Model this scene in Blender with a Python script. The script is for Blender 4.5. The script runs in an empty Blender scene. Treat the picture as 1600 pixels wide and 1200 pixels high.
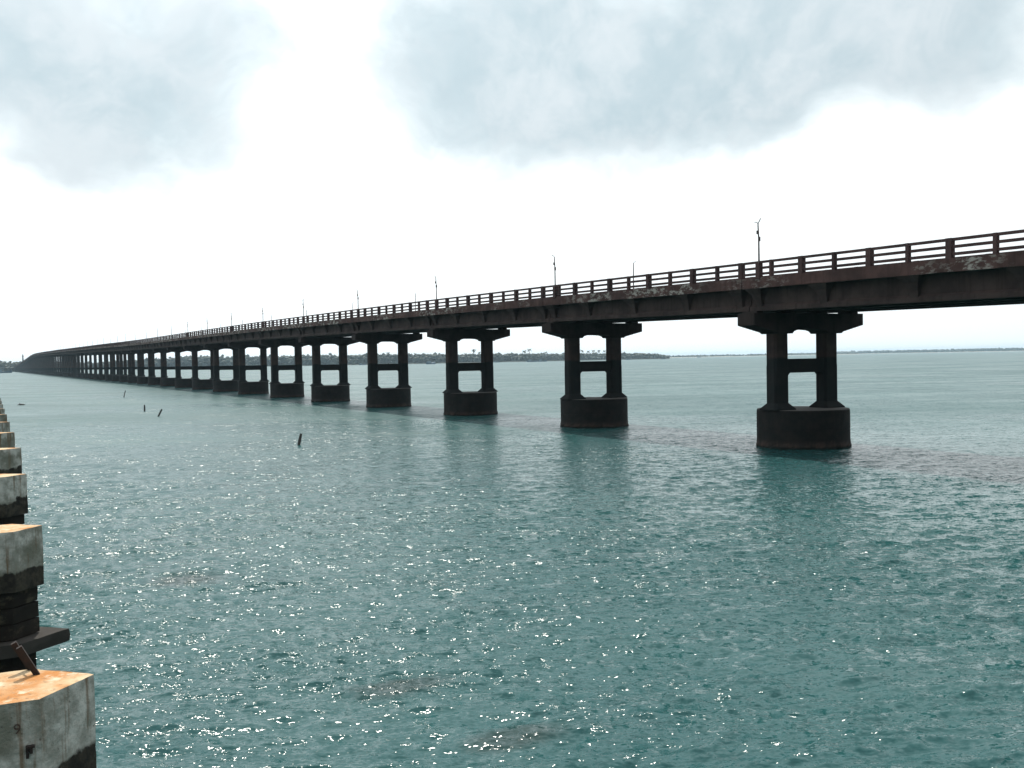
import bpy, bmesh, math, random
import numpy as np
from mathutils import Vector, Matrix, noise as mnoise

random.seed(7); rng = np.random.default_rng(7)
sc = bpy.context.scene
C = sc.collection
R = math.radians

# ------------------------------------------------------------------ camera
FPX, PITCH, ROLL, YAW, CAMH = 1555.0, 0.02482, 0.01831, 0.48464, 6.866
F = Vector((math.sin(YAW)*math.cos(PITCH), math.cos(YAW)*math.cos(PITCH), -math.sin(PITCH)))
R0 = Vector((math.cos(YAW), -math.sin(YAW), 0)); U0 = R0.cross(F)
RC = R0*math.cos(ROLL) - U0*math.sin(ROLL); UC = R0*math.sin(ROLL) + U0*math.cos(ROLL)
cd = bpy.data.cameras.new('camera'); cam = bpy.data.objects.new('camera', cd); C.objects.link(cam)
cd.sensor_width = 36; cd.lens = FPX/1600*36; cd.clip_start = 0.1; cd.clip_end = 60000
M3 = Matrix((RC, UC, -F)).transposed().to_4x4(); M3.translation = (0, 0, CAMH)
cam.matrix_world = M3
sc.camera = cam

# ------------------------------------------------------------------ light
SUN_AZ, SUN_EL = R(12), R(58)              # azimuth from +Y towards +X
SUND = Vector((math.sin(SUN_AZ)*math.cos(SUN_EL), math.cos(SUN_AZ)*math.cos(SUN_EL), math.sin(SUN_EL)))
sd = bpy.data.lights.new('sun', 'SUN'); sd.energy = 4.4; sd.angle = R(0.53); sd.color = (1, 0.95, 0.87)
sun = bpy.data.objects.new('sun', sd); C.objects.link(sun)
sun.rotation_euler = (-SUND).to_track_quat('-Z', 'Y').to_euler()

def px_dir(px, py):
    v = RC*((px-800)/FPX) + UC*((600-py)/FPX) + F
    return v.normalized()

world = bpy.data.worlds.new('World'); sc.world = world; world.use_nodes = True
wn = world.node_tree; wn.nodes.clear()
class NT:
    """small node-tree helper"""
    def __init__(s, tree): s.t = tree
    def n(s, typ, **kw):
        nd = s.t.nodes.new(typ)
        for k, v in kw.items(): setattr(nd, k, v)
        return nd
    def link(s, a, b): s.t.links.new(a, b)
    def put(s, sock, v):
        if hasattr(v, 'links') or isinstance(v, bpy.types.NodeSocket): s.link(v, sock)
        else: sock.default_value = v
    def math(s, op, a, b=0.0, c=0.0, clamp=False):
        nd = s.n('ShaderNodeMath', operation=op, use_clamp=clamp)
        s.put(nd.inputs[0], a); s.put(nd.inputs[1], b)
        if op in ('MULTIPLY_ADD', 'SMOOTH_MIN', 'SMOOTH_MAX', 'COMPARE'): s.put(nd.inputs[2], c)
        return nd.outputs[0]
    def vmath(s, op, a, b=(0, 0, 0), scale=1.0):
        nd = s.n('ShaderNodeVectorMath', operation=op)
        s.put(nd.inputs[0], a); s.put(nd.inputs[1], b)
        if op == 'SCALE': s.put(nd.inputs[3], scale)
        return nd.outputs['Value'] if op in ('DOT_PRODUCT', 'LENGTH', 'DISTANCE') else nd.outputs[0]
    def noise(s, vec, scale, detail=4, rough=0.5, dist=0.0):
        nd = s.n('ShaderNodeTexNoise'); s.put(nd.inputs['Vector'], vec)
        nd.inputs['Scale'].default_value = scale; nd.inputs['Detail'].default_value = detail
        nd.inputs['Roughness'].default_value = rough; nd.inputs['Distortion'].default_value = dist
        return nd.outputs['Fac'], nd.outputs['Color']
    def ramp(s, v, a, b, lo=0.0, hi=1.0, smooth=True):
        nd = s.n('ShaderNodeMapRange', interpolation_type='SMOOTHSTEP' if smooth else 'LINEAR')
        s.put(nd.inputs['Value'], v); nd.inputs['From Min'].default_value = a; nd.inputs['From Max'].default_value = b
        nd.inputs['To Min'].default_value = lo; nd.inputs['To Max'].default_value = hi
        return nd.outputs['Result']
    def mix(s, f, a, b):
        nd = s.n('ShaderNodeMix', data_type='RGBA')
        s.put(nd.inputs[0], f)
        for sock, v in ((nd.inputs[6], a), (nd.inputs[7], b)):
            if isinstance(v, tuple): v = (*v[:3], 1)
            s.put(sock, v)
        return nd.outputs[2]

w = NT(wn)
tc = w.n('ShaderNodeTexCoord'); D = w.vmath('NORMALIZE', tc.outputs['Generated'])
sky = w.n('ShaderNodeTexSky', sky_type='NISHITA', sun_disc=False)
sky.sun_elevation = SUN_EL; sky.sun_rotation = SUN_AZ; sky.dust_density = 3.0; sky.air_density = 1.0
# thin bright overcast, brighter round the sun, with thicker grey-blue cloud banks
cg = w.vmath('DOT_PRODUCT', D, tuple(SUND))
glow = w.math('POWER', w.math('MULTIPLY_ADD', cg, 0.5, 0.5), 1.6)
glow = w.math('MULTIPLY_ADD', glow, 0.72, 0.24)
sep = w.n('ShaderNodeSeparateXYZ'); w.link(D, sep.inputs[0])
warp_f, warp_c = w.noise(D, 5.0, 4, 0.55)
Dw = w.vmath('ADD', D, w.vmath('SCALE', w.vmath('SUBTRACT', warp_c, (0.5, 0.5, 0.5)), scale=0.14))
n1, _ = w.noise(w.vmath('MULTIPLY', Dw, (1, 1, 1.7)), 3.4, 6, 0.55)
n2, _ = w.noise(Dw, 9.0, 5, 0.6)
n3, _ = w.noise(Dw, 24.0, 5, 0.6)
field = w.math('ADD', w.math('ADD', w.math('MULTIPLY', n1, 0.66), w.math('MULTIPLY', n2, 0.24)), w.math('MULTIPLY', n3, 0.10))
field = w.math('MULTIPLY_ADD', w.math('SUBTRACT', field, .5), 2.3, .5)
# (pixel of the photo, half-width in angle, half-height in angle, weight): cloud banks and clear gaps of the sky in view
BANKS = [((200, 40), .15, .09, .30), ((260, 140), .09, .07, .26), ((190, 235), .11, .06, .26), ((140, 300), .09, .04, .20), ((130, 388), .075, .024, .38),
         ((1000, 40), .34, .11, .34), ((960, 175), .22, .058, .34), ((700, 140), .15, .09, .24), ((1350, 40), .24, .10, .34), ((1190, 130), .17, .06, .22), ((1540, 20), .08, .05, .24),
         ((520, 180), .04, .12, -.30), ((700, 370), .55, .055, -.40), ((1490, 250), .17, .070, -.50), ((500, 350), .16, .06, -.3), ((800, 460), .7, .05, -.3)]
for (px, py), sx, sy, wt in BANKS:
    d0 = px_dir(px, py); az = math.atan2(d0.x, d0.y)
    e1 = Vector((math.cos(az), -math.sin(az), 0)); e2 = d0.cross(e1); e2 = -e2 if e2.z < 0 else e2
    a = w.math('DIVIDE', w.vmath('DOT_PRODUCT', w.vmath('SUBTRACT', Dw, tuple(d0)), tuple(e1)), sx)
    b = w.math('DIVIDE', w.vmath('DOT_PRODUCT', w.vmath('SUBTRACT', Dw, tuple(d0)), tuple(e2)), sy)
    r2 = w.math('ADD', w.math('MULTIPLY', a, a), w.math('MULTIPLY', b, b))
    front = w.math('GREATER_THAN', w.vmath('DOT_PRODUCT', D, tuple(d0)), 0.0)
    g = w.math('MULTIPLY', w.math('EXPONENT', w.math('MULTIPLY', r2, -1.0)), front)
    field = w.math('ADD', field, w.math('MULTIPLY', g, wt*0.74))
bank = w.ramp(field, 0.40, 0.98)
low = w.ramp(sep.outputs['Z'], 0.02, 0.14)          # the banks thin out into haze at the horizon
bank = w.math('MULTIPLY', bank, low)
bright = w.vmath('SCALE', (16.2, 17.2, 17.5), scale=glow)
grey = w.vmath('SCALE', w.mix(w.ramp(w.math('MULTIPLY_ADD', n3, .35, w.math('MULTIPLY', n2, .65)), 0.36, 0.64), (7.3, 9.0, 9.8), (9.8, 10.9, 11.5)), scale=glow)
cloud = w.mix(bank, bright, grey)
cover = w.ramp(sep.outputs['Z'], 0.25, 0.9, 1.0, 0.82)
col = w.mix(cover, sky.outputs[0], cloud)
bg = w.n('ShaderNodeBackground'); w.link(col, bg.inputs[0]); bg.inputs[1].default_value = 0.10
wo = w.n('ShaderNodeOutputWorld'); w.link(bg.outputs[0], wo.inputs[0])

sc.view_settings.view_transform = 'Standard'; sc.view_settings.look = 'None'
sc.view_settings.exposure = 0.0; sc.view_settings.gamma = 1.0
sc.render.engine = 'CYCLES'
sc.cycles.max_bounces = 6; sc.cycles.volume_bounces = 0; sc.cycles.use_denoising = True; sc.cycles.sample_clamp_direct = 11.0
sc.cycles.sample_clamp_indirect = 6.0; sc.cycles.caustics_reflective = False; sc.cycles.caustics_refractive = False

# ------------------------------------------------------------------ helpers
def tag(o, label=None, cat=None, group=None, kind=None):
    if label: o['label'] = label
    if cat: o['category'] = cat
    if group: o['group'] = group
    if kind: o['kind'] = kind
    return o
def link(name, me, parent=None, loc=(0, 0, 0), rot=(0, 0, 0), scale=(1, 1, 1)):
    o = bpy.data.objects.new(name, me); C.objects.link(o)
    o.location = loc; o.rotation_euler = rot; o.scale = scale
    if parent: o.parent = parent
    return o
def empty(name, loc=(0, 0, 0), parent=None):
    o = bpy.data.objects.new(name, None); C.objects.link(o); o.location = loc; o.empty_display_size = 0.5
    if parent: o.parent = parent
    return o
def mesh(name, bm, mat, smooth=False):
    bmesh.ops.recalc_face_normals(bm, faces=bm.faces)
    me = bpy.data.meshes.new(name); bm.to_mesh(me); bm.free(); me.materials.append(mat)
    if smooth:
        for p in me.polygons: p.use_smooth = True
    return me
def box(bm, x0, x1, y0, y1, z0, z1):
    v = [bm.verts.new(p) for p in ((x0,y0,z0),(x1,y0,z0),(x1,y1,z0),(x0,y1,z0),(x0,y0,z1),(x1,y0,z1),(x1,y1,z1),(x0,y1,z1))]
    for f in ((0,3,2,1),(4,5,6,7),(0,1,5,4),(1,2,6,5),(2,3,7,6),(3,0,4,7)): bm.faces.new([v[i] for i in f])
def prism_xz(bm, pts, y0, y1):
    a = [bm.verts.new((x, y0, z)) for x, z in pts]; b = [bm.verts.new((x, y1, z)) for x, z in pts]; n = len(pts)
    bm.faces.new(a); bm.faces.new(b[::-1])
    for i in range(n): bm.faces.new((a[i], b[i], b[(i+1) % n], a[(i+1) % n]))
def loft(bm, rings, cap=True):
    vs = [[bm.verts.new(p) for p in r] for r in rings]; n = len(rings[0])
    for a, b in zip(vs, vs[1:]):
        for i in range(n): bm.faces.new((a[i], a[(i+1) % n], b[(i+1) % n], b[i]))
    if cap: bm.faces.new(vs[0][::-1]); bm.faces.new(vs[-1])
def tube(bm, pts, rad, n=6):
    rings = []
    for i, p in enumerate(pts):
        p = Vector(p); t = (Vector(pts[min(i+1, len(pts)-1)]) - Vector(pts[max(i-1, 0)])).normalized()
        u = t.orthogonal().normalized() if abs(t.z) < .9 else Vector((1, 0, 0)); u = (u - t*u.dot(t)).normalized(); v = t.cross(u)
        r = rad[i] if isinstance(rad, (list, tuple)) else rad
        rings.append([p + (u*math.cos(2*math.pi*k/n) + v*math.sin(2*math.pi*k/n))*r for k in range(n)])
    loft(bm, rings)
def bevel(bm, w_, seg=1):
    bmesh.ops.bevel(bm, geom=[e for e in bm.edges if e.calc_face_angle(0) > 0.5], offset=w_, segments=seg, affect='EDGES', clamp_overlap=True)
def at(px, rng_, z=0.0):
    """world point at the azimuth of a photo column and a ground range"""
    a = YAW + math.atan((px-800)/FPX)
    return Vector((math.sin(a)*rng_, math.cos(a)*rng_, z))

# ------------------------------------------------------------------ materials
def material(name):
    m = bpy.data.materials.new(name); m.use_nodes = True
    t = NT(m.node_tree); b = m.node_tree.nodes['Principled BSDF']
    return m, t, b
def pos(t):
    return t.n('ShaderNodeNewGeometry').outputs['Position']
def rough_bump(t, b, p, scale, strength, dist=0.02):
    f, _ = t.noise(p, scale, 5, 0.65)
    bp = t.n('ShaderNodeBump'); bp.inputs['Strength'].default_value = strength; bp.inputs['Distance'].default_value = dist
    t.link(f, bp.inputs['Height']); t.link(bp.outputs[0], b.inputs['Normal'])
def concrete(name, a, c, patch=None, patch_at=0.66, streak=True, rough=0.9):
    m, t, b = material(name); p = pos(t)
    f1, _ = t.noise(p, 0.55, 6, 0.62)
    colr = t.mix(t.ramp(f1, 0.32, 0.68), a, c)
    if streak:     # rain streaks: noise stretched along z
        ps = t.vmath('MULTIPLY', p, (2.6, 2.6, 0.16)); f2, _ = t.noise(ps, 1.0, 4, 0.6)
        colr = t.mix(t.ramp(f2, 0.5, 0.72, 0, 0.65), colr, tuple(x*0.45 for x in a))
    if patch:
        f3, _ = t.noise(t.vmath('MULTIPLY', p, (1, 0.55, 1.3)), 2.1, 7, 0.72)
        f4, _ = t.noise(p, 0.12, 2, 0.5)
        k = t.math('MULTIPLY', t.ramp(f3, patch_at-0.06, patch_at+0.05), t.ramp(f4, 0.38, 0.56))
        colr = t.mix(k, colr, patch)
    t.link(colr, b.inputs['Base Color']); b.inputs['Roughness'].default_value = rough; b.inputs['Specular IOR Level'].default_value = 0.15
    rough_bump(t, b, p, 6.0, 0.5)
    return m
M = {}
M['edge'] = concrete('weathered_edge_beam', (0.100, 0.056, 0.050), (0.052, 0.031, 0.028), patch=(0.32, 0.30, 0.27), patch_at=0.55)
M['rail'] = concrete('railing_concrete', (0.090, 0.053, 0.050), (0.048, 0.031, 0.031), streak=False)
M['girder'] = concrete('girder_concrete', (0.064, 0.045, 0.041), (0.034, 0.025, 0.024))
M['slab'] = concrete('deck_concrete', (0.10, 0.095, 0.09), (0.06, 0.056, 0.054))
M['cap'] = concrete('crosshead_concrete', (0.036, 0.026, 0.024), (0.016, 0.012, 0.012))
# columns: brown above the cross beam, near-black green-grey from its top down
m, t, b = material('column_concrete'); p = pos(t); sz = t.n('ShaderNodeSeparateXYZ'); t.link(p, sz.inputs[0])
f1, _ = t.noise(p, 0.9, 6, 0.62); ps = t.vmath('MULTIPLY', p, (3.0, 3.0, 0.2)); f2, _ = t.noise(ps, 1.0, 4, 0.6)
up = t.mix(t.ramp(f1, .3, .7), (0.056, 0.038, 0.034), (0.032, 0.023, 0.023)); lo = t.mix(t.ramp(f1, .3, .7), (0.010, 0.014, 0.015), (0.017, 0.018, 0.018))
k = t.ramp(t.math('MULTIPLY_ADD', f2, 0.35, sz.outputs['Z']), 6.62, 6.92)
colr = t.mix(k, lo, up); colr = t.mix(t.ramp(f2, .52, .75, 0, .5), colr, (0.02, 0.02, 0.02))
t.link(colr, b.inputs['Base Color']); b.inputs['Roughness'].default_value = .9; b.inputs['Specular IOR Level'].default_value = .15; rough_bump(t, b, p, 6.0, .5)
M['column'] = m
# caisson: mould, with a paler barnacle band along the tide line
m, t, b = material('caisson_concrete'); p = pos(t); sz = t.n('ShaderNodeSeparateXYZ'); t.link(p, sz.inputs[0])
f1, _ = t.noise(p, 1.3, 6, 0.65); f2, _ = t.noise(t.vmath('MULTIPLY', p, (1, 1, .25)), 1.4, 5, .6)
colr = t.mix(t.ramp(f1, .35, .68), (0.006, 0.008, 0.008), (0.015, 0.013, 0.012))
tide = t.ramp(t.math('MULTIPLY_ADD', f1, .7, sz.outputs['Z']), .55, 1.05, 1, 0)
colr = t.mix(t.math('MULTIPLY', tide, t.ramp(f2, .4, .62, .3, 1)), colr, (0.045, 0.031, 0.025))
wet = t.ramp(t.math('MULTIPLY_ADD', f2, .3, sz.outputs['Z']), .22, .36, 1, 0)
colr = t.mix(wet, colr, (0.006, 0.009, 0.008))
topk = t.ramp(sz.outputs['Z'], 2.76, 2.79); colr = t.mix(topk, colr, (0.07, 0.065, 0.06))
t.link(colr, b.inputs['Base Color']); b.inputs['Roughness'].default_value = .85; b.inputs['Specular IOR Level'].default_value = .2; rough_bump(t, b, p, 5.0, .7)
M['caisson'] = m
def plain(name, c1, c2, scale=3.0, rough=.7, metal=0.0):
    m, t, b = material(name); p = pos(t); f, _ = t.noise(p, scale, 5, .65)
    t.link(t.mix(t.ramp(f, .35, .65), c1, c2), b.inputs['Base Color']); b.inputs['Roughness'].default_value = rough; b.inputs['Metallic'].default_value = metal
    return m
M['steel'] = plain('rusted_lamp_steel', (0.05, 0.04, 0.04), (0.09, 0.06, 0.05), 4)
M['rust'] = plain('dark_rusted_iron', (0.008, 0.005, 0.004), (0.018, 0.008, 0.005), 14, .85)
M['lampgrey'] = plain('lamp_fitting_grey', (0.30, 0.30, 0.30), (0.42, 0.42, 0.42), 9)
M['pile'] = plain('waterlogged_timber', (0.012, 0.012, 0.011), (0.03, 0.026, 0.022), 8)
M['sand'] = plain('beach_sand', (0.52, 0.47, 0.38), (0.40, 0.35, 0.27), .02, .9)
M['soil'] = plain('scrub_ground', (0.02, 0.028, 0.016), (0.04, 0.038, 0.025), .03, .9)
M['leaf'] = plain('canopy_leaves', (0.010, 0.020, 0.011), (0.024, 0.040, 0.020), .12, .7)
M['palm'] = plain('palm_fronds', (0.030, 0.050, 0.020), (0.055, 0.080, 0.030), .5, .6)
M['trunk'] = plain('palm_trunk', (0.10, 0.085, 0.07), (0.06, 0.05, 0.04), 1, .9)
M['hull'] = plain('boat_hull_paint', (0.03, 0.07, 0.12), (0.05, 0.10, 0.15), .6, .6)
M['cabin'] = plain('boat_cabin_paint', (0.10, 0.16, 0.20), (0.16, 0.22, 0.25), .6, .6)
M['tower'] = plain('tower_masonry', (0.14, 0.13, 0.14), (0.20, 0.18, 0.18), .2, .8)

# whitewashed pier block: whitewash, rust runs, black mould where the paint stops
m, t, b = material('whitewashed_pier'); p = pos(t); sz = t.n('ShaderNodeSeparateXYZ'); t.link(p, sz.inputs[0])
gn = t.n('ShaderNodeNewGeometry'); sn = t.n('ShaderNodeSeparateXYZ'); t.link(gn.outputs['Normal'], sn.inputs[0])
f1, _ = t.noise(p, 3.2, 7, .68); f2, _ = t.noise(p, 0.9, 4, .6); f3, _ = t.noise(t.vmath('MULTIPLY', p, (7, 7, .45)), 1.0, 5, .62); f4, _ = t.noise(p, 14, 5, .7)
white = t.mix(t.ramp(f1, .36, .64), (0.50, 0.49, 0.45), (0.24, 0.24, 0.21))
white = t.mix(t.ramp(f2, .44, .62, 0, .85), white, (0.13, 0.13, 0.10))
white = t.mix(t.ramp(f4, .62, .70, 0, .8), white, (0.08, 0.07, 0.06))
white = t.mix(t.ramp(f3, .51, .66, 0, .85), white, (0.13, 0.08, 0.04))
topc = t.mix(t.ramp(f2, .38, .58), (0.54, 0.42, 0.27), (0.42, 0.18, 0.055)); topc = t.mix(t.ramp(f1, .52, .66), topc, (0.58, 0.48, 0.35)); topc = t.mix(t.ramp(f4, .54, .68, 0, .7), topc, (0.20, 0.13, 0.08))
edge = t.ramp(t.math('ADD', t.math('MULTIPLY', f2, 0.9), t.math('MULTIPLY_ADD', f1, 0.35, sz.outputs['Z'])), 3.12, 3.20)
dark = t.mix(t.ramp(f1, .4, .65), (0.020, 0.019, 0.017), (0.055, 0.048, 0.036))
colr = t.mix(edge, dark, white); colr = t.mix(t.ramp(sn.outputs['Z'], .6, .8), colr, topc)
t.link(colr, b.inputs['Base Color']); b.inputs['Roughness'].default_value = .92; b.inputs['Specular IOR Level'].default_value = .15; rough_bump(t, b, p, 9.0, .9, .03)
M['white'] = m
M['stone'] = concrete('mouldy_pier_stone', (0.022, 0.019, 0.016), (0.010, 0.009, 0.008), patch=(0.05, 0.043, 0.03), patch_at=.58)
M['ledge'] = concrete('footing_stone', (0.055, 0.050, 0.045), (0.028, 0.026, 0.023), streak=False)
M['paint'] = plain('numeral_paint', (0.035, 0.02, 0.015), (0.06, 0.03, 0.02), 20)

# sea
SHOALS = [((7.6, 19.6), (1.5, .8)), ((8.3, 15.9), (1.1, .6)), ((5.4, 33.0), (1.3, 1.2))]
m, t, b = material('sea_water'); p = pos(t)
wa = R(22)   # ripple crests lie across this heading
rot = t.n('ShaderNodeVectorRotate', rotation_type='Z_AXIS'); t.link(p, rot.inputs['Vector']); rot.inputs['Angle'].default_value = wa
pr = t.vmath('MULTIPLY', rot.outputs[0], (0.55, 1.0, 1.0))
_, ca = t.noise(pr, 5.2, 2, .55); _, cb = t.noise(pr, 1.8, 2, .55); _, cc = t.noise(pr, 15.0, 2, .6)
gust, _ = t.noise(t.vmath('MULTIPLY', p, (1, .6, 1)), .045, 4, .55)
def off(c, s): return t.vmath('MULTIPLY', t.vmath('SUBTRACT', c, (.5, .5, .5)), (s*.8, s, 0))
pert = t.vmath('ADD', t.vmath('ADD', off(ca, 1.9), off(cb, .9)), off(cc, 1.5))
pert = t.vmath('SCALE', pert, scale=t.ramp(gust, .3, .7, .65, 1.3))
clump, _ = t.noise(pr, .30, 3, .6); pert = t.vmath('SCALE', pert, scale=t.ramp(clump, .34, .66, .62, 1.35))
rd = t.vmath('LENGTH', p)      # ripples too fine to model pass over into surface roughness with distance
pert = t.vmath('SCALE', pert, scale=t.ramp(rd, 22, 170, 1.0, .62))
_, ce = t.noise(pr, .62, 3, .6); pert = t.vmath('ADD', pert, t.vmath('SCALE', off(ce, 1.0), scale=t.ramp(rd, 60, 260, 0, 1.0)))
lane, _ = t.noise(t.vmath('MULTIPLY', rot.outputs[0], (.25, 1, 1)), .05, 5, .65)      # wind lanes
t.link(t.math('MULTIPLY', t.ramp(rd, 14, 150, .10, .34), t.ramp(lane, .32, .68, .78, 1.2)), b.inputs['Roughness'])
nrm = t.vmath('NORMALIZE', t.vmath('ADD', t.n('ShaderNodeNewGeometry').outputs['Normal'], pert))
t.link(nrm, b.inputs['Normal'])
pa, _ = t.noise(p, .028, 4, .55); pb, _ = t.noise(p, .11, 5, .6)
body = t.mix(t.ramp(pa, .35, .65), (0.012, 0.063, 0.064), (0.019, 0.078, 0.077))
body = t.mix(t.ramp(pb, .60, .74, 0, .4), body, (0.010, 0.038, 0.038))
for (sx, sy), (ax, ay) in SHOALS:      # weed beds showing through the shallow water
    q = t.vmath('MULTIPLY', t.vmath('SUBTRACT', p, (sx, sy, 0)), (1/ax, 1/ay, 0))
    body = t.mix(t.ramp(t.math('MULTIPLY_ADD', pb, 1.6, t.vmath('LENGTH', q)), 1.1, 1.9, .85, 0), body, (0.012, 0.034, 0.031))
t.link(body, b.inputs['Base Color']); b.inputs['IOR'].default_value = 1.333; b.inputs['Specular IOR Level'].default_value = .5
M['sea'] = m

# ------------------------------------------------------------------ sea surface: one sheet to the horizon, real waves near by
SEA_R = 14000.0
def build_sea():
    fine = np.radians(np.arange(-27, 73.01, .115)); coarse = np.radians(np.arange(75, 333-.01, 2.0))
    ang = np.concatenate([fine, coarse])
    r = [7.0]
    while r[-1] < 420: r.append(r[-1]*1.0041)
    k = 1.0041
    while r[-1] < SEA_R: k = min(k*1.012, 1.12); r.append(min(r[-1]*k, SEA_R))
    r = np.array(r); A, Rr = np.meshgrid(ang, r)
    x = (Rr*np.sin(A)).ravel(); y = (Rr*np.cos(A)).ravel(); rr = Rr.ravel()
    wave = np.flatnonzero(rr < 1500); xs, ys, rs = x[wave], y[wave], rr[wave]
    dx = np.zeros(len(wave)); dy = np.zeros(len(wave)); z = np.zeros(len(wave))
    N = 110; lam = np.exp(np.linspace(math.log(.24), math.log(8), N))
    gust = 1 + .35*np.sin(xs*.043+ys*.021+1)*np.sin(ys*.031-xs*.017+.4) + .2*np.sin(xs*.11-ys*.083)
    for l in lam:
        l = l*(1+.04*rng.standard_normal()); th = R(22)+rng.standard_normal()*R(34) + (math.pi if rng.random() < .15 else 0)
        s = .035*(1.0 if l < .7 else (.7/l)**1.1)*(.75+.5*rng.random())
        a = s*l/(2*math.pi); kx, ky = math.sin(th)*2*math.pi/l, math.cos(th)*2*math.pi/l
        cell = rs*.0030; wgt = np.clip((l/cell-2.2)/2.2, 0, 1)
        ok = wgt > 0
        if not ok.any(): continue
        ph = kx*xs[ok]+ky*ys[ok]+rng.random()*6.283
        aw = a*wgt[ok]*gust[ok]; sn, cs = np.sin(ph), np.cos(ph)
        z[ok] += aw*cs; dx[ok] -= .8*aw*math.sin(th)*sn; dy[ok] -= .8*aw*math.cos(th)*sn
    co = np.zeros((len(x)+1, 3)); co[:-1, 0] = x; co[:-1, 1] = y
    co[wave, 0] += dx; co[wave, 1] += dy; co[wave, 2] = z
    na, nr = len(ang), len(r)
    i, j = np.meshgrid(np.arange(nr-1), np.arange(na), indexing='ij'); j2 = (j+1) % na
    quads = np.stack([i*na+j, (i+1)*na+j, (i+1)*na+j2, i*na+j2], -1).reshape(-1, 4)[:, ::-1]
    tris = np.stack([np.full(na, len(x)), np.arange(na), (np.arange(na)+1) % na], -1)[:, ::-1]
    me = bpy.data.meshes.new('sea')
    nv, nq, nt = len(co), len(quads), len(tris)
    me.vertices.add(nv); me.vertices.foreach_set('co', co.ravel())
    me.loops.add(nq*4+nt*3); me.loops.foreach_set('vertex_index', np.concatenate([quads.ravel(), tris.ravel()]).astype(np.int32))
    me.polygons.add(nq+nt)
    me.polygons.foreach_set('loop_start', np.concatenate([np.arange(nq)*4, nq*4+np.arange(nt)*3]).astype(np.int32))
    me.update(calc_edges=True); me.validate()
    me.polygons.foreach_set('use_smooth', np.ones(nq+nt, dtype=bool))
    me.materials.append(M['sea'])
    o = link('sea', me); tag(o, kind='structure')
    if sum(me.polygons[k].normal.z for k in range(50)) < 0: me.flip_normals()
build_sea()

# ------------------------------------------------------------------ far shores
def land(name, pts, depth, beach, hgt):
    """low strip of land behind a waterline given as (photo column, range)"""
    bm = bmesh.new(); cols = []
    for px, r in pts:
        cols.append([bm.verts.new(at(px, r+d, z)) for d, z in ((-6, -1.0), (0, .05), (beach, 1.6), (beach+25, hgt), (depth, hgt+.5), (depth+30, -1.0))])
    for a, c in zip(cols, cols[1:]):
        for i in range(5):
            f = bm.faces.new((a[i], c[i], c[i+1], a[i+1])); f.material_index = 0 if i < 2 else 1
    bm.normal_update()
    me = bpy.data.meshes.new(name)
    for f in bm.faces:
        if f.normal.z < 0: f.normal_flip()
    bm.to_mesh(me); bm.free(); me.materials.append(M['sand']); me.materials.append(M['soil'])
    return tag(link(name, me), kind='structure')
def interp(pts, x):
    return float(np.interp(x, [p[0] for p in pts], [p[1] for p in pts]))
ICO = {}
def ico(sub):
    if sub not in ICO:
        b_ = bmesh.new(); bmesh.ops.create_icosphere(b_, subdivisions=sub, radius=1)
        b_.verts.ensure_lookup_table(); ICO[sub] = (np.array([v.co[:] for v in b_.verts]), np.array([[v.index for v in f.verts] for f in b_.faces])); b_.free()
    return ICO[sub]
def wood(name, label, pts, x0, x1, n, d0, d1, hfun, size, ground, sub=2):
    V, Fc = ico(sub); vs, fs = [], []; k = 0
    for i in range(n):
        px = rng.uniform(x0, x1); dd = rng.uniform(d0, d1); r = interp(pts, px)+dd
        H = hfun(px)*(.55+.42*rng.random()+(.16 if rng.random() < .08 else 0)); top = ground+H
        nb = 3 if i % 2 else 2
        for q in range(nb):
            s = size*(.55+.6*rng.random()); zc = top-s*.8-(q*H*.38)
            if zc < ground: zc = ground+s*.4
            c = at(px+rng.normal()*1.2, r+rng.normal()*4, zc)
            jit = 1+.55*(rng.random(len(V))-.5)
            P = V*jit[:, None]*np.array([s, s, s*.85]) + np.array(c)
            vs.append(P); fs.append(Fc+k); k += len(V)
    vs = np.concatenate(vs); fs = np.concatenate(fs)
    me = bpy.data.meshes.new(name); me.from_pydata(vs.tolist(), [], fs.tolist()); me.materials.append(M['leaf'])
    return tag(link(name, me), label, 'woodland', kind='stuff')
SHORE = [(-260, 2250), (-60, 2180), (0, 2200), (25, 2330), (60, 2400), (120, 2560), (300, 2600), (420, 2540), (560, 2420), (660, 2380), (760, 2480), (860, 2600), (960, 2720), (1020, 2820), (1047, 2900)]
wl = land('wooded_shore', SHORE, 420, 2.5, 2.2); wl.data.materials[0] = M['soil']
def h1(px):
    return float(np.interp(px, [-260, 0, 60, 160, 230, 300, 420, 540, 640, 720, 830, 900, 1000, 1030, 1047], [19, 19, 18, 17, 23, 28, 26, 25, 24, 21.5, 20.5, 19, 17, 14, 6]))
wood('shore_woodland', 'dense dark green woodland along the shore behind the bridge piers', SHORE, -200, 1044, 3600, 14, 120, h1, 5.2, 2.2, 1)
SHORE2 = [(1010, 5200), (1080, 5300), (1180, 5500), (1300, 5900), (1345, 6100)]
land('sandy_spit', SHORE2, 300, 40, 2.0)
wood('spit_scrub', 'low pale scrub on the distant sand spit beyond the headland', SHORE2, 1015, 1340, 420, 60, 220, lambda p: 12 if p < 1240 else 8, 6, 2.0, 1)
SHORE3 = [(1215, 7600), (1320, 7300), (1450, 7200), (1700, 7000), (1900, 7000)]
land('distant_shore', SHORE3, 400, 30, 3.0)
wood('distant_woodland', 'hazy blue-grey woodland on the farthest shore at the horizon', SHORE3, 1222, 1860, 1500, 30, 250, lambda p: float(np.interp(p, [1222, 1290, 1330, 1860], [6, 14, 20, 22])), 9, 3.0, 1)

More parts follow.
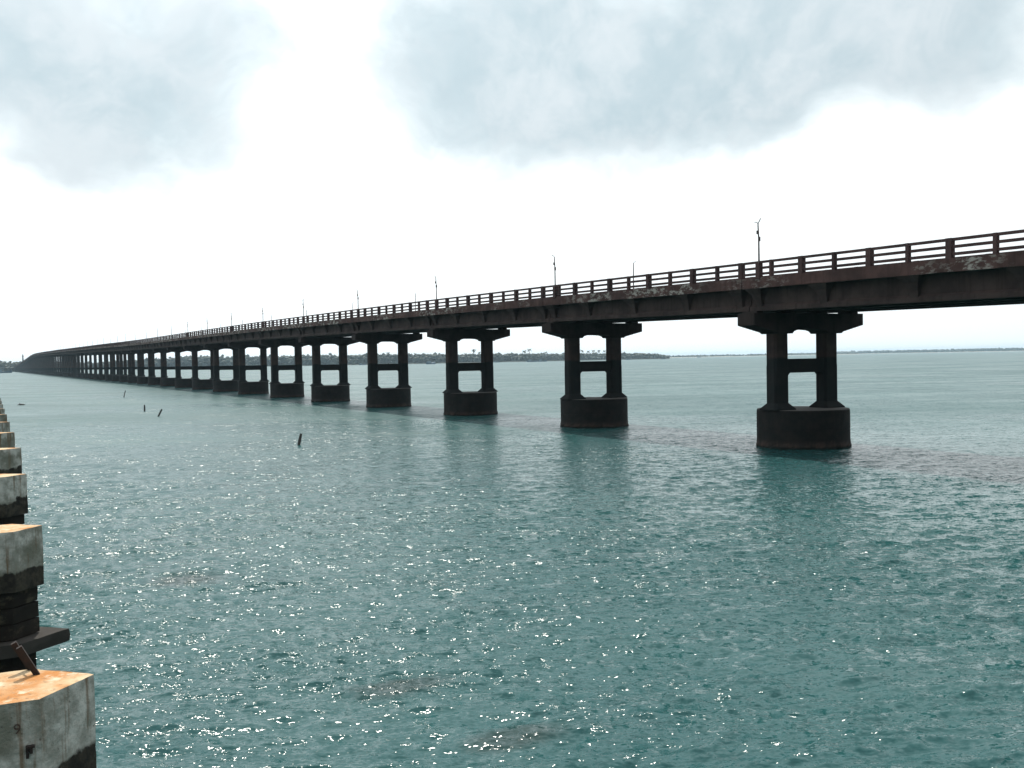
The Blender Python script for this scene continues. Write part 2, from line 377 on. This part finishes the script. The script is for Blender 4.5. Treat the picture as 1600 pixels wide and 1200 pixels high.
# palms that stand clear of the woodland
def palm_meshes():
    out = []
    for v in range(4):
        rr = random.Random(40+v); H = 1.0
        bm = bmesh.new(); lean = rr.uniform(-.06, .06)
        tube(bm, [(lean*z*z, 0, z) for z in (0, .3, .6, .85, 1.0)], [.022, .017, .014, .012, .011], 6); tr = mesh('palm_trunk', bm, M['trunk'])
        bm = bmesh.new(); n = 15
        for i in range(n):
            a = 2*math.pi*i/n+rr.uniform(-.2, .2); up = rr.uniform(-.5, 1.3); L = rr.uniform(.17, .25)
            prev = None
            for s in range(6):
                u = s/5; rad = L*u*(1-.15*u); zz = up*L*u - .75*L*u*u*u+.0
                cx, cy, cz = lean+math.cos(a)*rad, math.sin(a)*rad, 1.0+zz
                wd = .042*math.sin(math.pi*min(.97, .12+.86*u))
                q = [bm.verts.new((cx-math.sin(a)*wd, cy+math.cos(a)*wd, cz-wd*.6)), bm.verts.new((cx, cy, cz)), bm.verts.new((cx+math.sin(a)*wd, cy-math.cos(a)*wd, cz-wd*.6))]
                if prev:
                    bm.faces.new((prev[0], prev[1], q[1], q[0])); bm.faces.new((prev[1], prev[2], q[2], q[1]))
                prev = q
        me = bpy.data.meshes.new('palm_crown'); bm.to_mesh(me); bm.free(); me.materials.append(M['palm'])
        out.append((tr, me))
    return out
PM = palm_meshes()
PALMS = [(607, 551, 'short-crowned palm above the trees between the fourth pier columns'),
         (650, 552, 'lone palm rising from the shore woodland just right of the fourth pier'),
         (728, 552, 'low palm framed in the upper opening of the third pier, leftmost of three'),
         (742, 546.5, 'tallest palm framed in the upper opening of the third pier'),
         (750, 550, 'palm against the right column of the third pier'),
         (820, 547.5, 'shorter of the two clear palms on the shore between the second and third piers'),
         (828, 545, 'tallest palm on the skyline between the second and third piers'),
         (853, 550, 'small palm to the right of the tall pair near the second pier'),
         (910, 547, 'leftmost palm in the upper opening of the second pier'),
         (920, 548, 'second palm from the left in the upper opening of the second pier'),
         (928, 547, 'middle palm in the upper opening of the second pier'),
         (937, 547.5, 'second palm from the right in the upper opening of the second pier'),
         (945, 547.5, 'rightmost palm in the upper opening of the second pier'),
         (561, 556, 'palm poking above the trees between the fourth and fifth piers'),
         (324, 557.5, 'tall narrow palm seen through the eighth pier opening')]
for i, (px, py, lab) in enumerate(PALMS):
    r = interp(SHORE, px)+40; d = px_dir(px, py); topz = CAMH+d.z/math.hypot(d.x, d.y)*r
    root = empty('palm_tree', at(px, r, 2.2)); H = (topz-2.2)*.93
    tag(root, lab, 'palm tree', 'palms above the shore woodland')
    tr, cr = PM[i % 4]
    rz = random.uniform(0, 6.28)
    for nm, me in (('trunk', tr), ('crown', cr)): link(nm, me, root, rot=(0, 0, rz), scale=(H*1.35, H*1.35, H))

# tower on the far left shore
def build_tower():
    p0 = at(37, 2395, 2.0); d = px_dir(37, 553.5); top = CAMH + d.z/math.hypot(d.x, d.y)*2395 - 2.0
    root = empty('beacon_tower', p0); tag(root, 'slender dark beacon tower beside the far end of the road bridge', 'tower')
    ring = lambda r, z: [(r*math.cos(k*math.pi/4), r*math.sin(k*math.pi/4), z) for k in range(8)]
    bm = bmesh.new(); loft(bm, [ring(2.2, 0), ring(2.1, 2), ring(1.35, top*.86)]); link('shaft', mesh('shaft', bm, M['tower']), root)
    bm = bmesh.new(); loft(bm, [ring(1.4, top*.86), ring(2.1, top*.885), ring(2.1, top*.90), ring(1.4, top*.901)]); link('gallery', mesh('gallery', bm, M['tower']), root)
    bm = bmesh.new(); loft(bm, [ring(1.1, top*.901), ring(1.1, top*.96), ring(1.3, top*.962), ring(.12, top)]); link('lantern', mesh('lantern', bm, M['tower']), root)
build_tower()

# moored fishing boats
def boat_meshes():
    bm = bmesh.new(); rings = []
    for u in np.linspace(0, 1, 9):
        xx = (u-.5); beam = .135*max(.02, (1-(abs(2*u-.85)/1.16)**2.6)); sheer = .085+.05*(2*u-1)**2+(.04*u if u > .6 else 0)
        rings.append([(xx, -beam, sheer), (xx, -beam*.8, -.02), (xx, 0, -.05), (xx, beam*.8, -.02), (xx, beam, sheer)])
    loft(bm, rings); hull = mesh('hull', bm, M['hull'])
    bm = bmesh.new(); prism_xz(bm, [(-.36, .07), (-.08, .07), (-.08, .20), (-.05, .215), (-.05, .23), (-.38, .23), (-.38, .215), (-.36, .20)], -.075, .075); bevel(bm, .006); cabin = mesh('cabin', bm, M['cabin'])
    bm = bmesh.new(); tube(bm, [(.08, 0, .05), (.08, 0, .42)], .008, 6); tube(bm, [(.08, 0, .38), (-.3, 0, .25)], .005, 5); tube(bm, [(.08, 0, .30), (.40, 0, .17)], .005, 5); mast = mesh('mast', bm, M['steel'])
    return hull, cabin, mast
HB, CB, MB = boat_meshes()
for px, r, L, rz, lab in [(674, 1990, 27, .45, 'dark blue fishing boat moored between the third and fourth piers, largest there'),
                          (567, 2250, 17, .2, 'small dark boat moored off the woodland left of the fourth pier'),
                          (832, 2290, 24, -.35, 'left of two boats moored together between the second and third piers'),
                          (848, 2330, 22, -.5, 'right of two boats moored together between the second and third piers'),
                          (776, 2380, 14, -.4, 'small boat just right of the third pier'),
                          (1037, 2560, 12, -.6, 'small open boat off the tip of the wooded headland'),
                          (982, 2600, 12, -.6, 'small boat close to the right side of the second pier'),
                          (1093, 4300, 16, -.6, 'tiny boat far out on the pale water right of the headland'),
                          (6, 1740, 24, .0, 'dark boat at the far left edge of the picture by the shore')]:
    root = empty('fishing_boat', at(px, r, 0.0)); root.rotation_euler = (0, 0, rz); root.scale = (L, L, L)
    tag(root, lab, 'boat', 'boats moored off the shore')
    for nm, me in (('hull', HB), ('cabin', CB), ('mast', MB)): link(nm, me, root)

# ------------------------------------------------------------------ road bridge
BX, S0, SP, NSP = 53.896, 55.73, 29.0, 79
PROF_T = [-3, -1, 0, 1, 2, 3, 5, 7, 9, 11, 13, 15.5, 19, 22.5, 27, 34, 39.5, 42.5, 46, 51.5, 60, 70, 80]
PROF_Z = [12.4, 13.10, 13.50, 13.95, 14.36, 14.70, 15.28, 15.68, 16.0, 16.35, 16.86, 17.6, 18.5, 19.4, 20.6, 22.2, 23.3, 23.5, 22.8, 20.2, 16.8, 13.2, 10.2]
def ztop(tt): return float(np.interp(tt, PROF_T, PROF_Z)) - 1.17      # top of the edge beam
bridge = empty('road_bridge', (BX, S0, 0))
tag(bridge, 'long dark concrete road bridge on twin-column piers crossing the water', 'bridge')

# pier pieces (origin at the pier centre, z = 0 at the water)
RAD = 3.4
CAISSONS = []
for v in range(3):
    bm = bmesh.new(); rings = []
    for z, k, jt in ((-4, 1, 0), (-.3, 1, .03), (0, 1.004, .05), (.12, 1.006, .06), (.26, 1.002, .05), (.40, .994, .03), (.55, .99, .012), (1.30, .99, .008), (1.32, .984, .004), (1.36, .984, .004), (1.38, .99, .008), (2.55, .99, .01), (2.70, .988, .02), (2.80, .972, .02)):
        rings.append([((RAD*k+random.uniform(-jt, jt))*math.cos(a), (RAD*k+random.uniform(-jt, jt))*math.sin(a), z+random.uniform(-jt, jt)*.4) for a in np.linspace(0, 2*math.pi, 73)[:-1]])
    loft(bm, rings); CAISSONS.append(mesh('pier', bm, M['caisson']))
CA, CBd, CX = .68, .56, 2.46          # column half sizes and offset
def col_ring(ax, by, z, ch=.16):
    return [(ax-ch, -by, z), (ax, -by+ch, z), (ax, by-ch, z), (ax-ch, by, z), (-ax+ch, by, z), (-ax, by-ch, z), (-ax, -by+ch, z), (-ax+ch, -by, z)]
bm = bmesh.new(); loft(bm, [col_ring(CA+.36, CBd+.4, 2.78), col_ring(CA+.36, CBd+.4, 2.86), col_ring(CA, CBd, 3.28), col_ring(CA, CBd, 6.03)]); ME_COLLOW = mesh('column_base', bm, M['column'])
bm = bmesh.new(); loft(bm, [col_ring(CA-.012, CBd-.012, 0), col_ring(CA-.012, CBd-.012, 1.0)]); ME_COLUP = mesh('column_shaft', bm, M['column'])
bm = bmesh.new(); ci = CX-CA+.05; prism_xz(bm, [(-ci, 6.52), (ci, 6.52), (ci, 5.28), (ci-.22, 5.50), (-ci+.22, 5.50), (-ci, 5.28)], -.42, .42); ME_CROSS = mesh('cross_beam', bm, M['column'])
# crosshead: z = 0 at its top; arched between the columns, tapered to the tips
HL = 5.38
half = [(HL, 0), (HL, -.86), (CX+CA+.16, -1.36), (CX+CA, -1.48), (CX-CA, -1.48), (CX-CA-.20, -1.30), (CX-CA-.55, -1.20), (.6, -1.16)]
prof = half + [(-x, z) for x, z in half[::-1]]
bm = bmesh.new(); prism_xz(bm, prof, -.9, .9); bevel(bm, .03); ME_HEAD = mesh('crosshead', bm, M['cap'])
bm = bmesh.new(); box(bm, -.28, .28, -.75, .75, 0, .15); bevel(bm, .01); ME_BEAR = mesh('bearing', bm, M['rust'])
GX = (-4.72, -1.57, 1.57, 4.72)
for i in range(-1, NSP+1):
    zt = ztop(i); capz = zt-2.47
    pier = link('pier', CAISSONS[i % 3], bridge, (0, SP*i, 0))
    for sx in (-1, 1):
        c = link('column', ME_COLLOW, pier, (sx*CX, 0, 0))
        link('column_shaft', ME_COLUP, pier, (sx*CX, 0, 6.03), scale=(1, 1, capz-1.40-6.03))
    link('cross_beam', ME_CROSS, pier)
    link('crosshead', ME_HEAD, pier, (0, 0, capz))
    if i < 9:
        for gx in GX: link('bearing', ME_BEAR, pier, (gx, 0, capz))

# span pieces: y from 0 to L, z = 0 at the top of the edge beams
L = SP-.09; EW = 5.72
def rough_bar(bm, x0, x1, z0, z1, y0, y1, n, amp):
    rings = []
    for k in range(n+1):
        y = y0+(y1-y0)*k/n; j = lambda: random.uniform(-amp, amp)
        rings.append([(x0+j(), y, z0+j()), (x1, y, z0), (x1, y, z1+j()*.6), (x0+j(), y, z1+j())])
    loft(bm, rings)
bm = bmesh.new(); prism_xz(bm, [(-5.30, -.12), (5.30, -.12), (5.30, -.34), (4.6, -.52), (-4.6, -.52), (-5.30, -.34)], 0, L); ME_SLAB = mesh('deck_span', bm, M['slab'])
EDGES = []
for v in range(4):
    bm = bmesh.new(); rough_bar(bm, -EW, -5.30, -.74, 0, 0, L, 58, .014); EDGES.append(mesh('edge_beam', bm, M['edge']))
gp = [(-.12, -.52), (.12, -.52), (.12, -1.88), (.30, -2.02), (.30, -2.32), (-.30, -2.32), (-.30, -2.02), (-.12, -1.88)]
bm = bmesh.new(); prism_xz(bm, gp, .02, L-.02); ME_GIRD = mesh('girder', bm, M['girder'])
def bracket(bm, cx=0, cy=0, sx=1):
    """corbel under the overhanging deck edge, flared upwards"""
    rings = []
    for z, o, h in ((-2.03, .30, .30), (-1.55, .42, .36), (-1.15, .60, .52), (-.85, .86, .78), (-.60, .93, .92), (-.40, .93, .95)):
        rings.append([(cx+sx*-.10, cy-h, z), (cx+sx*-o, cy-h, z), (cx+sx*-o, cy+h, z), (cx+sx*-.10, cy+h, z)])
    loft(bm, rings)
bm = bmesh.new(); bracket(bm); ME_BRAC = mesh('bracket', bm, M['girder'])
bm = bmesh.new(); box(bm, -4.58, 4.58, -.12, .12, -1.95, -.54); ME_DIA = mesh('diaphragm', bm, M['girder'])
def post_mesh(nm, a, b_):
    bm = bmesh.new(); box(bm, -a, a, -b_, b_, -.02, 1.17); bevel(bm, .015); return mesh(nm, bm, M['rail'])
PW, PN = post_mesh('post', .17, .19), post_mesh('post', .12, .12)
RAILZ = (1.00, .59, .18)
bm = bmesh.new(); box(bm, -.08, .08, .05, L-.05, 0, .165); bevel(bm, .012); ME_RAIL = mesh('rail', bm, M['rail'])
RX = -5.52
# joined pieces for the far-side railing and for spans too far to tell the pieces apart
bm = bmesh.new()
for k in range(10):
    y = .2 if k == 0 else k*2.9; a = (.17, .19) if k % 2 == 0 else (.12, .12)
    box(bm, RX-a[0], RX+a[0], y-a[1], y+a[1], -.02, 1.168)
for rz in RAILZ: box(bm, RX-.08, RX+.08, .05, L-.05, rz, rz+.165)
ME_RAILING = mesh('railing', bm, M['rail'])
bm = bmesh.new()
for gx in GX: prism_xz(bm, [(gx+a, b_) for a, b_ in gp], .02, L-.02)
for k in range(5):
    y = min(max(k*SP/4, .97), L-.97); box(bm, -4.58, 4.58, y-.12, y+.12, -1.95, -.54)
    for sx in (-1, 1): bracket(bm, -sx*4.72, y, sx)
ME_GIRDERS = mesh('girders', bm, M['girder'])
NEAR = 9
for i in range(-2, NSP):
    za, zb = ztop(i), ztop(i+1)
    sp = link('deck_span', ME_SLAB, bridge, (0, SP*i+.045, za), (math.atan2(zb-za, SP), 0, 0))
    e = link('edge_beam', EDGES[i % 4], sp)
    e2 = link('edge_beam', EDGES[(i+1) % 4], sp, (0, L, 0), (0, 0, math.pi))
    tag(link('railing', ME_RAILING, sp, (0, L, 0), (0, 0, math.pi)), kind='stuff')
    if i < NEAR:
        for gx in GX: link('girder', ME_GIRD, sp, (gx, 0, 0))
        for k in range(5):
            y = min(max(k*SP/4, .97), L-.97)
            link('diaphragm', ME_DIA, sp, (0, y, 0))
            link('bracket', ME_BRAC, sp, (-4.72, y, 0)); link('bracket', ME_BRAC, sp, (4.72, y, 0), (0, 0, math.pi))
        for k in range(10):
            y = .2 if k == 0 else k*2.9
            link('post', PW if k % 2 == 0 else PN, sp, (RX, y, 0))
        for rz in RAILZ: link('rail', ME_RAIL, sp, (RX, 0, rz))
    else:
        tag(link('girders', ME_GIRDERS, sp), kind='stuff')
        tag(link('railing', ME_RAILING, sp), kind='stuff')

# lamp posts on the bridge
def lamp_meshes(style):
    bm = bmesh.new()
    hgt = 3.85
    tube(bm, [(0, 0, 0), (0, 0, 1.4), (0.0, 0, 2.7), (-.03, .02, hgt-.25), (-.03, .02, hgt)], [.075, .06, .052, .045, .04], 8); pole = mesh('pole', bm, M['steel'])
    bm = bmesh.new(); box(bm, -.17, .17, -.19, .19, -.1, 1.0); bevel(bm, .02); ped = mesh('pedestal', bm, M['rail'])
    bm = bmesh.new()
    if style == 'fork':
        tube(bm, [(-.03, .02, hgt-.06), (-.14, .10, hgt+.05), (-.24, .16, hgt+.03)], [.04, .035, .025], 6)
        tube(bm, [(-.03, .02, hgt-.06), (.03, -.10, hgt+.16), (.06, -.15, hgt+.30)], [.04, .04, .03], 6)
        br = mesh('lamp_bracket', bm, M['lampgrey'])
    else:
        tube(bm, [(-.03, .02, hgt-.04), (-.1, .06, hgt+.08), (-.28, .1, hgt+.12)], [.04, .035, .03], 6); br = mesh('lamp_bracket', bm, M['lampgrey'])
    bm = bmesh.new(); box(bm, -.09, .07, -.1, -.02, 2.55, 2.85); box(bm, -.12, -.02, .03, .1, 3.05, 3.3); fit = mesh('junction_box', bm, M['steel'])
    return pole, ped, br, fit
LM = {'fork': lamp_meshes('fork'), 'hook': lamp_meshes('hook')}
ORD = ['first', 'second', 'third', 'fourth', 'fifth', 'sixth', 'seventh', 'eighth', 'ninth', 'tenth', 'eleventh', 'twelfth']
def lamp(tt, side, style, lab, grp, parts=True):
    x = BX + side*(5.52+.12); i = math.floor(tt); z = ztop(i)+(ztop(i+1)-ztop(i))*(tt-i)
    root = empty('lamp_post', (x, S0+SP*tt, z)); tag(root, lab, 'lamp post', grp)
    if side > 0: root.rotation_euler = (0, 0, math.pi)
    pole, ped, br, fit = LM[style]
    link('pole', pole, root); link('lamp_bracket', br, root)
    if parts: link('pedestal', ped, root, (.0, 0, 0)); link('junction_box', fit, root)
near_t = [-.06, .92, 1.9, 2.89, 3.87, 4.85, 5.83, 6.78, 7.71, 8.65, 9.57, 10.46]
for k, tt in enumerate(near_t):
    st = 'fork' if k in (0, 4, 6, 8, 11) else 'hook'
    look = 'fork-topped rusty lamp post' if st == 'fork' else 'plain hook-topped lamp post'
    lab = (look+' above the nearest pier, tallest in the picture') if k == 0 else f'{look} on the near parapet beside the {ORD[k]} pier from the right'
    lamp(tt, -1, st, lab, 'lamp posts along the near parapet', k < 9)
FAR_ORD = ORD + ['thirteenth', 'fourteenth', 'fifteenth', 'sixteenth', 'seventeenth', 'eighteenth', 'nineteenth']
for k in range(11, 30):
    lamp(k+.45-.04*(k-11), -1, 'fork' if k % 3 == 0 else 'hook', f'tiny distant lamp post on the near parapet, {FAR_ORD[k-11]} past the twelfth pier', 'far lamp posts on the near parapet', False)
for k, tt in enumerate([1.03, 3.08, 4.12, 5.15, 6.16, 7.19, 8.17, 9.13, 10.11]):
    n = [1, 3, 4, 5, 6, 7, 8, 9, 10][k]
    lab = 'lamp post on the far parapet seen through the railing between the nearest two piers' if k == 0 else f'lamp post on the far parapet rising behind the railing past the {ORD[n]} pier'
    lamp(tt, 1, 'hook', lab, 'lamp posts along the far parapet', False)

# ------------------------------------------------------------------ old railway piers at the left edge
ZT = 3.37
def plan(tip, sh, hw, left=-6.5):
    """cutwater plan: nose to the right, shoulders, long body to the left, nose on the left"""
    return [(tip, 0), (sh, hw), (left, hw), (left-.6, 0), (left, -hw), (sh, -hw)]
def wall_block(pts, z0, z1, step, amp, seed, chip=0.0):
    rr = random.Random(seed); per = []
    for (x0, y0), (x1, y1) in zip(pts, pts[1:]+pts[:1]):
        n = max(1, int(math.hypot(x1-x0, y1-y0)/step)) if max(x0, x1) > -1.5 else 2
        if x0 > -1 > x1 or x1 > -1 > x0: n = 24
        for k in range(n): per.append((x0+(x1-x0)*k/n, y0+(y1-y0)*k/n))
    nz = max(2, int((z1-z0)/step)); rings = []
    for k in range(nz+1):
        z = z0+(z1-z0)*k/nz; ring = []
        for x, y in per:
            nn = mnoise.noise(Vector((x*2.3+seed, y*2.3, z*2.3)))*amp + rr.uniform(-amp, amp)*.35
            end = chip*max(0, mnoise.noise(Vector((x*3.1, y*3.1+seed, z*2)))) if k in (0, nz) else 0
            l = math.hypot(max(x, 0)+.2, y)
            ring.append((x+(max(x, 0)+.2)/l*(nn-end), y+y/l*(nn-end), z-(end*.5 if k == nz else 0)+rr.uniform(-amp, amp)*.2))
        rings.append(ring)
    bm = bmesh.new(); loft(bm, rings); return bm
def rail_pier(i, label, tip=.98):
    y0 = 12.2*(i+1); root = empty('railway_pier', (0, y0, 0))
    tag(root, label, 'bridge pier', 'old railway bridge piers along the left edge')
    st = .09 if i == 0 else (.14 if i < 4 else .4)
    bm = wall_block(plan(tip, .40, .61), 2.06, ZT, st, .012, 3+i, .03); link('pier_block', mesh('pier_block', bm, M['white']), root)
    zz = 2.05; k = 0
    for hgt in (.34, .36, .34):
        bm = wall_block(plan(tip-.12+random.uniform(-.012, .012), .34, .53), zz-hgt+.012, zz-.012, max(st, .12), .014, 40+i*5+k, .03)
        link('stone_course', mesh('stone_course', bm, M['stone']), root); zz -= hgt; k += 1
    bm = wall_block(plan(tip-.2, .30, .47), -2.5, 2.08, .5, .004, 90+i); link('core', mesh('core', bm, M['stone']), root)
    bm = wall_block(plan(tip+(.5 if i == 1 else .42 if i in (5, 6, 7, 9) else .06), .50, .85 if i in (1, 5, 6, 7, 9) else .62), .72, 1.0, .2, .012, 60+i, .03); link('footing', mesh('footing', bm, M['ledge']), root)
    return root
tips = [.98, .98, 1.06, 1.22, 1.22, 1.2, 1.22, 1.24, 1.26, 1.28, 1.3, 1.3]
LAB = ['whitewashed pier block marked 9 in the bottom left corner', 'second railway pier with pale top and projecting stone footing', 'third whitewashed railway pier from the front at the left edge',
       'fourth railway pier at the left edge, mould-stained under its cap', 'fifth railway pier at the left edge with clean white face', 'sixth railway pier at the left edge, small and grey']
for i in range(12):
    rail_pier(i, LAB[i] if i < len(LAB) else f'tiny far railway pier, {ORD[i]} from the front along the left edge', tips[i])
P9 = [o for o in C.objects if o.name == 'railway_pier'][0]
# painted numeral and a rusty bracket on the nearest pier
cu = bpy.data.curves.new('numeral', 'FONT'); cu.body = '9'; cu.size = .15; cu.align_x = 'CENTER'; cu.align_y = 'CENTER'; cu.extrude = .0015
ob = bpy.data.objects.new('numeral_tmp', cu); C.objects.link(ob); bpy.context.view_layer.update()
nm = bpy.data.meshes.new_from_object(ob); bpy.data.objects.remove(ob); nm.materials.clear(); nm.materials.append(M['paint'])
link('painted_numeral', nm, P9, (.17, -.632, 3.09), (math.pi/2, 0, 0))
bm = bmesh.new(); box(bm, -.035, .05, -.05, .02, .04, .06); box(bm, -.035, -.005, -.03, .02, -.07, .05); box(bm, .0, .03, -.045, .02, -.02, .04); bevel(bm, .004); link('rusty_bracket', mesh('rusty_bracket', bm, M['rust']), P9, (.28, -.62, 2.84))
# leaning iron ladder on the nearest pier
lad = empty('iron_ladder', (.41, 12.55, ZT)); tag(lad, 'short rusty iron ladder leaning on top of the nearest white pier', 'ladder')
dirv = Vector((-.25, 0, .487)).normalized()
for y in (0, .23):
    bm = bmesh.new(); tube(bm, [Vector((-.05 if y else 0, y, -.02)) + dirv*s for s in (0, .15, .28, .40)], .042, 4); link('stile', mesh('stile', bm, M['rust']), lad)
for s in (.18,):
    bm = bmesh.new(); a = dirv*s; tube(bm, [a, a+Vector((-.05, .23, 0))], .014, 6); link('rung', mesh('rung', bm, M['rust']), lad)

# old timber piles in the water
PILES = [((22.8, 81.8), (.30, .18, .95), .125, 'thickest leaning timber pile stub, nearest in the open water'),
         ((20.2, 141.1), (.52, .1, .98), .12, 'leaning timber pile stub, right one of the pair in mid water'),
         ((20.8, 158.7), (.03, .1, 1.0), .12, 'upright timber pile stub, left one of the pair in mid water'),
         ((26.5, 234.9), (.42, .2, 1.5), .10, 'farthest thin leaning timber pile, close to the bridge shadow')]
for (x, y), d, r, lab in PILES:
    bm = bmesh.new(); dv = Vector(d); tube(bm, [Vector((0, 0, -.6))-dv*.4, Vector((0, 0, -.1)), dv*.5, dv], [r*1.05, r, r*.95, r*.8], 9)
    for v in bm.verts: v.co += Vector((random.uniform(-1, 1), random.uniform(-1, 1), random.uniform(-1, 1)))*r*.12
    tag(link('timber_pile', mesh('timber_pile', bm, M['pile']), None, (x, y, 0)), lab, 'pile', 'old timber piles in the water')
bm = bmesh.new(); tube(bm, [(-.7, .2, -.05), (-.2, .05, .12), (.3, 0, .10), (.75, -.1, -.04)], [.10, .16, .13, .06], 7); tube(bm, [(-.15, .05, .1), (-.35, .1, .42)], [.07, .03], 5)
tag(link('driftwood', mesh('driftwood', bm, M['pile']), None, (5.4, 206.7, 0)), 'small dark driftwood log floating near the left edge', 'driftwood')

# ------------------------------------------------------------------ sea haze
bm = bmesh.new(); box(bm, -SEA_R-200, SEA_R+200, -SEA_R-200, SEA_R+200, -6.0, 60.0)
me = bpy.data.meshes.new('haze'); bmesh.ops.recalc_face_normals(bm, faces=bm.faces); bm.to_mesh(me); bm.free()
hm = bpy.data.materials.new('haze_air'); hm.use_nodes = True; ht = hm.node_tree; ht.nodes.clear()
pv = ht.nodes.new('ShaderNodeVolumePrincipled'); pv.inputs['Color'].default_value = (.62, .85, 1.0, 1); pv.inputs['Density'].default_value = 6.5e-5; pv.inputs['Anisotropy'].default_value = .3
ho = ht.nodes.new('ShaderNodeOutputMaterial'); ht.links.new(pv.outputs[0], ho.inputs['Volume'])
me.materials.append(hm); tag(link('haze', me), kind='stuff')
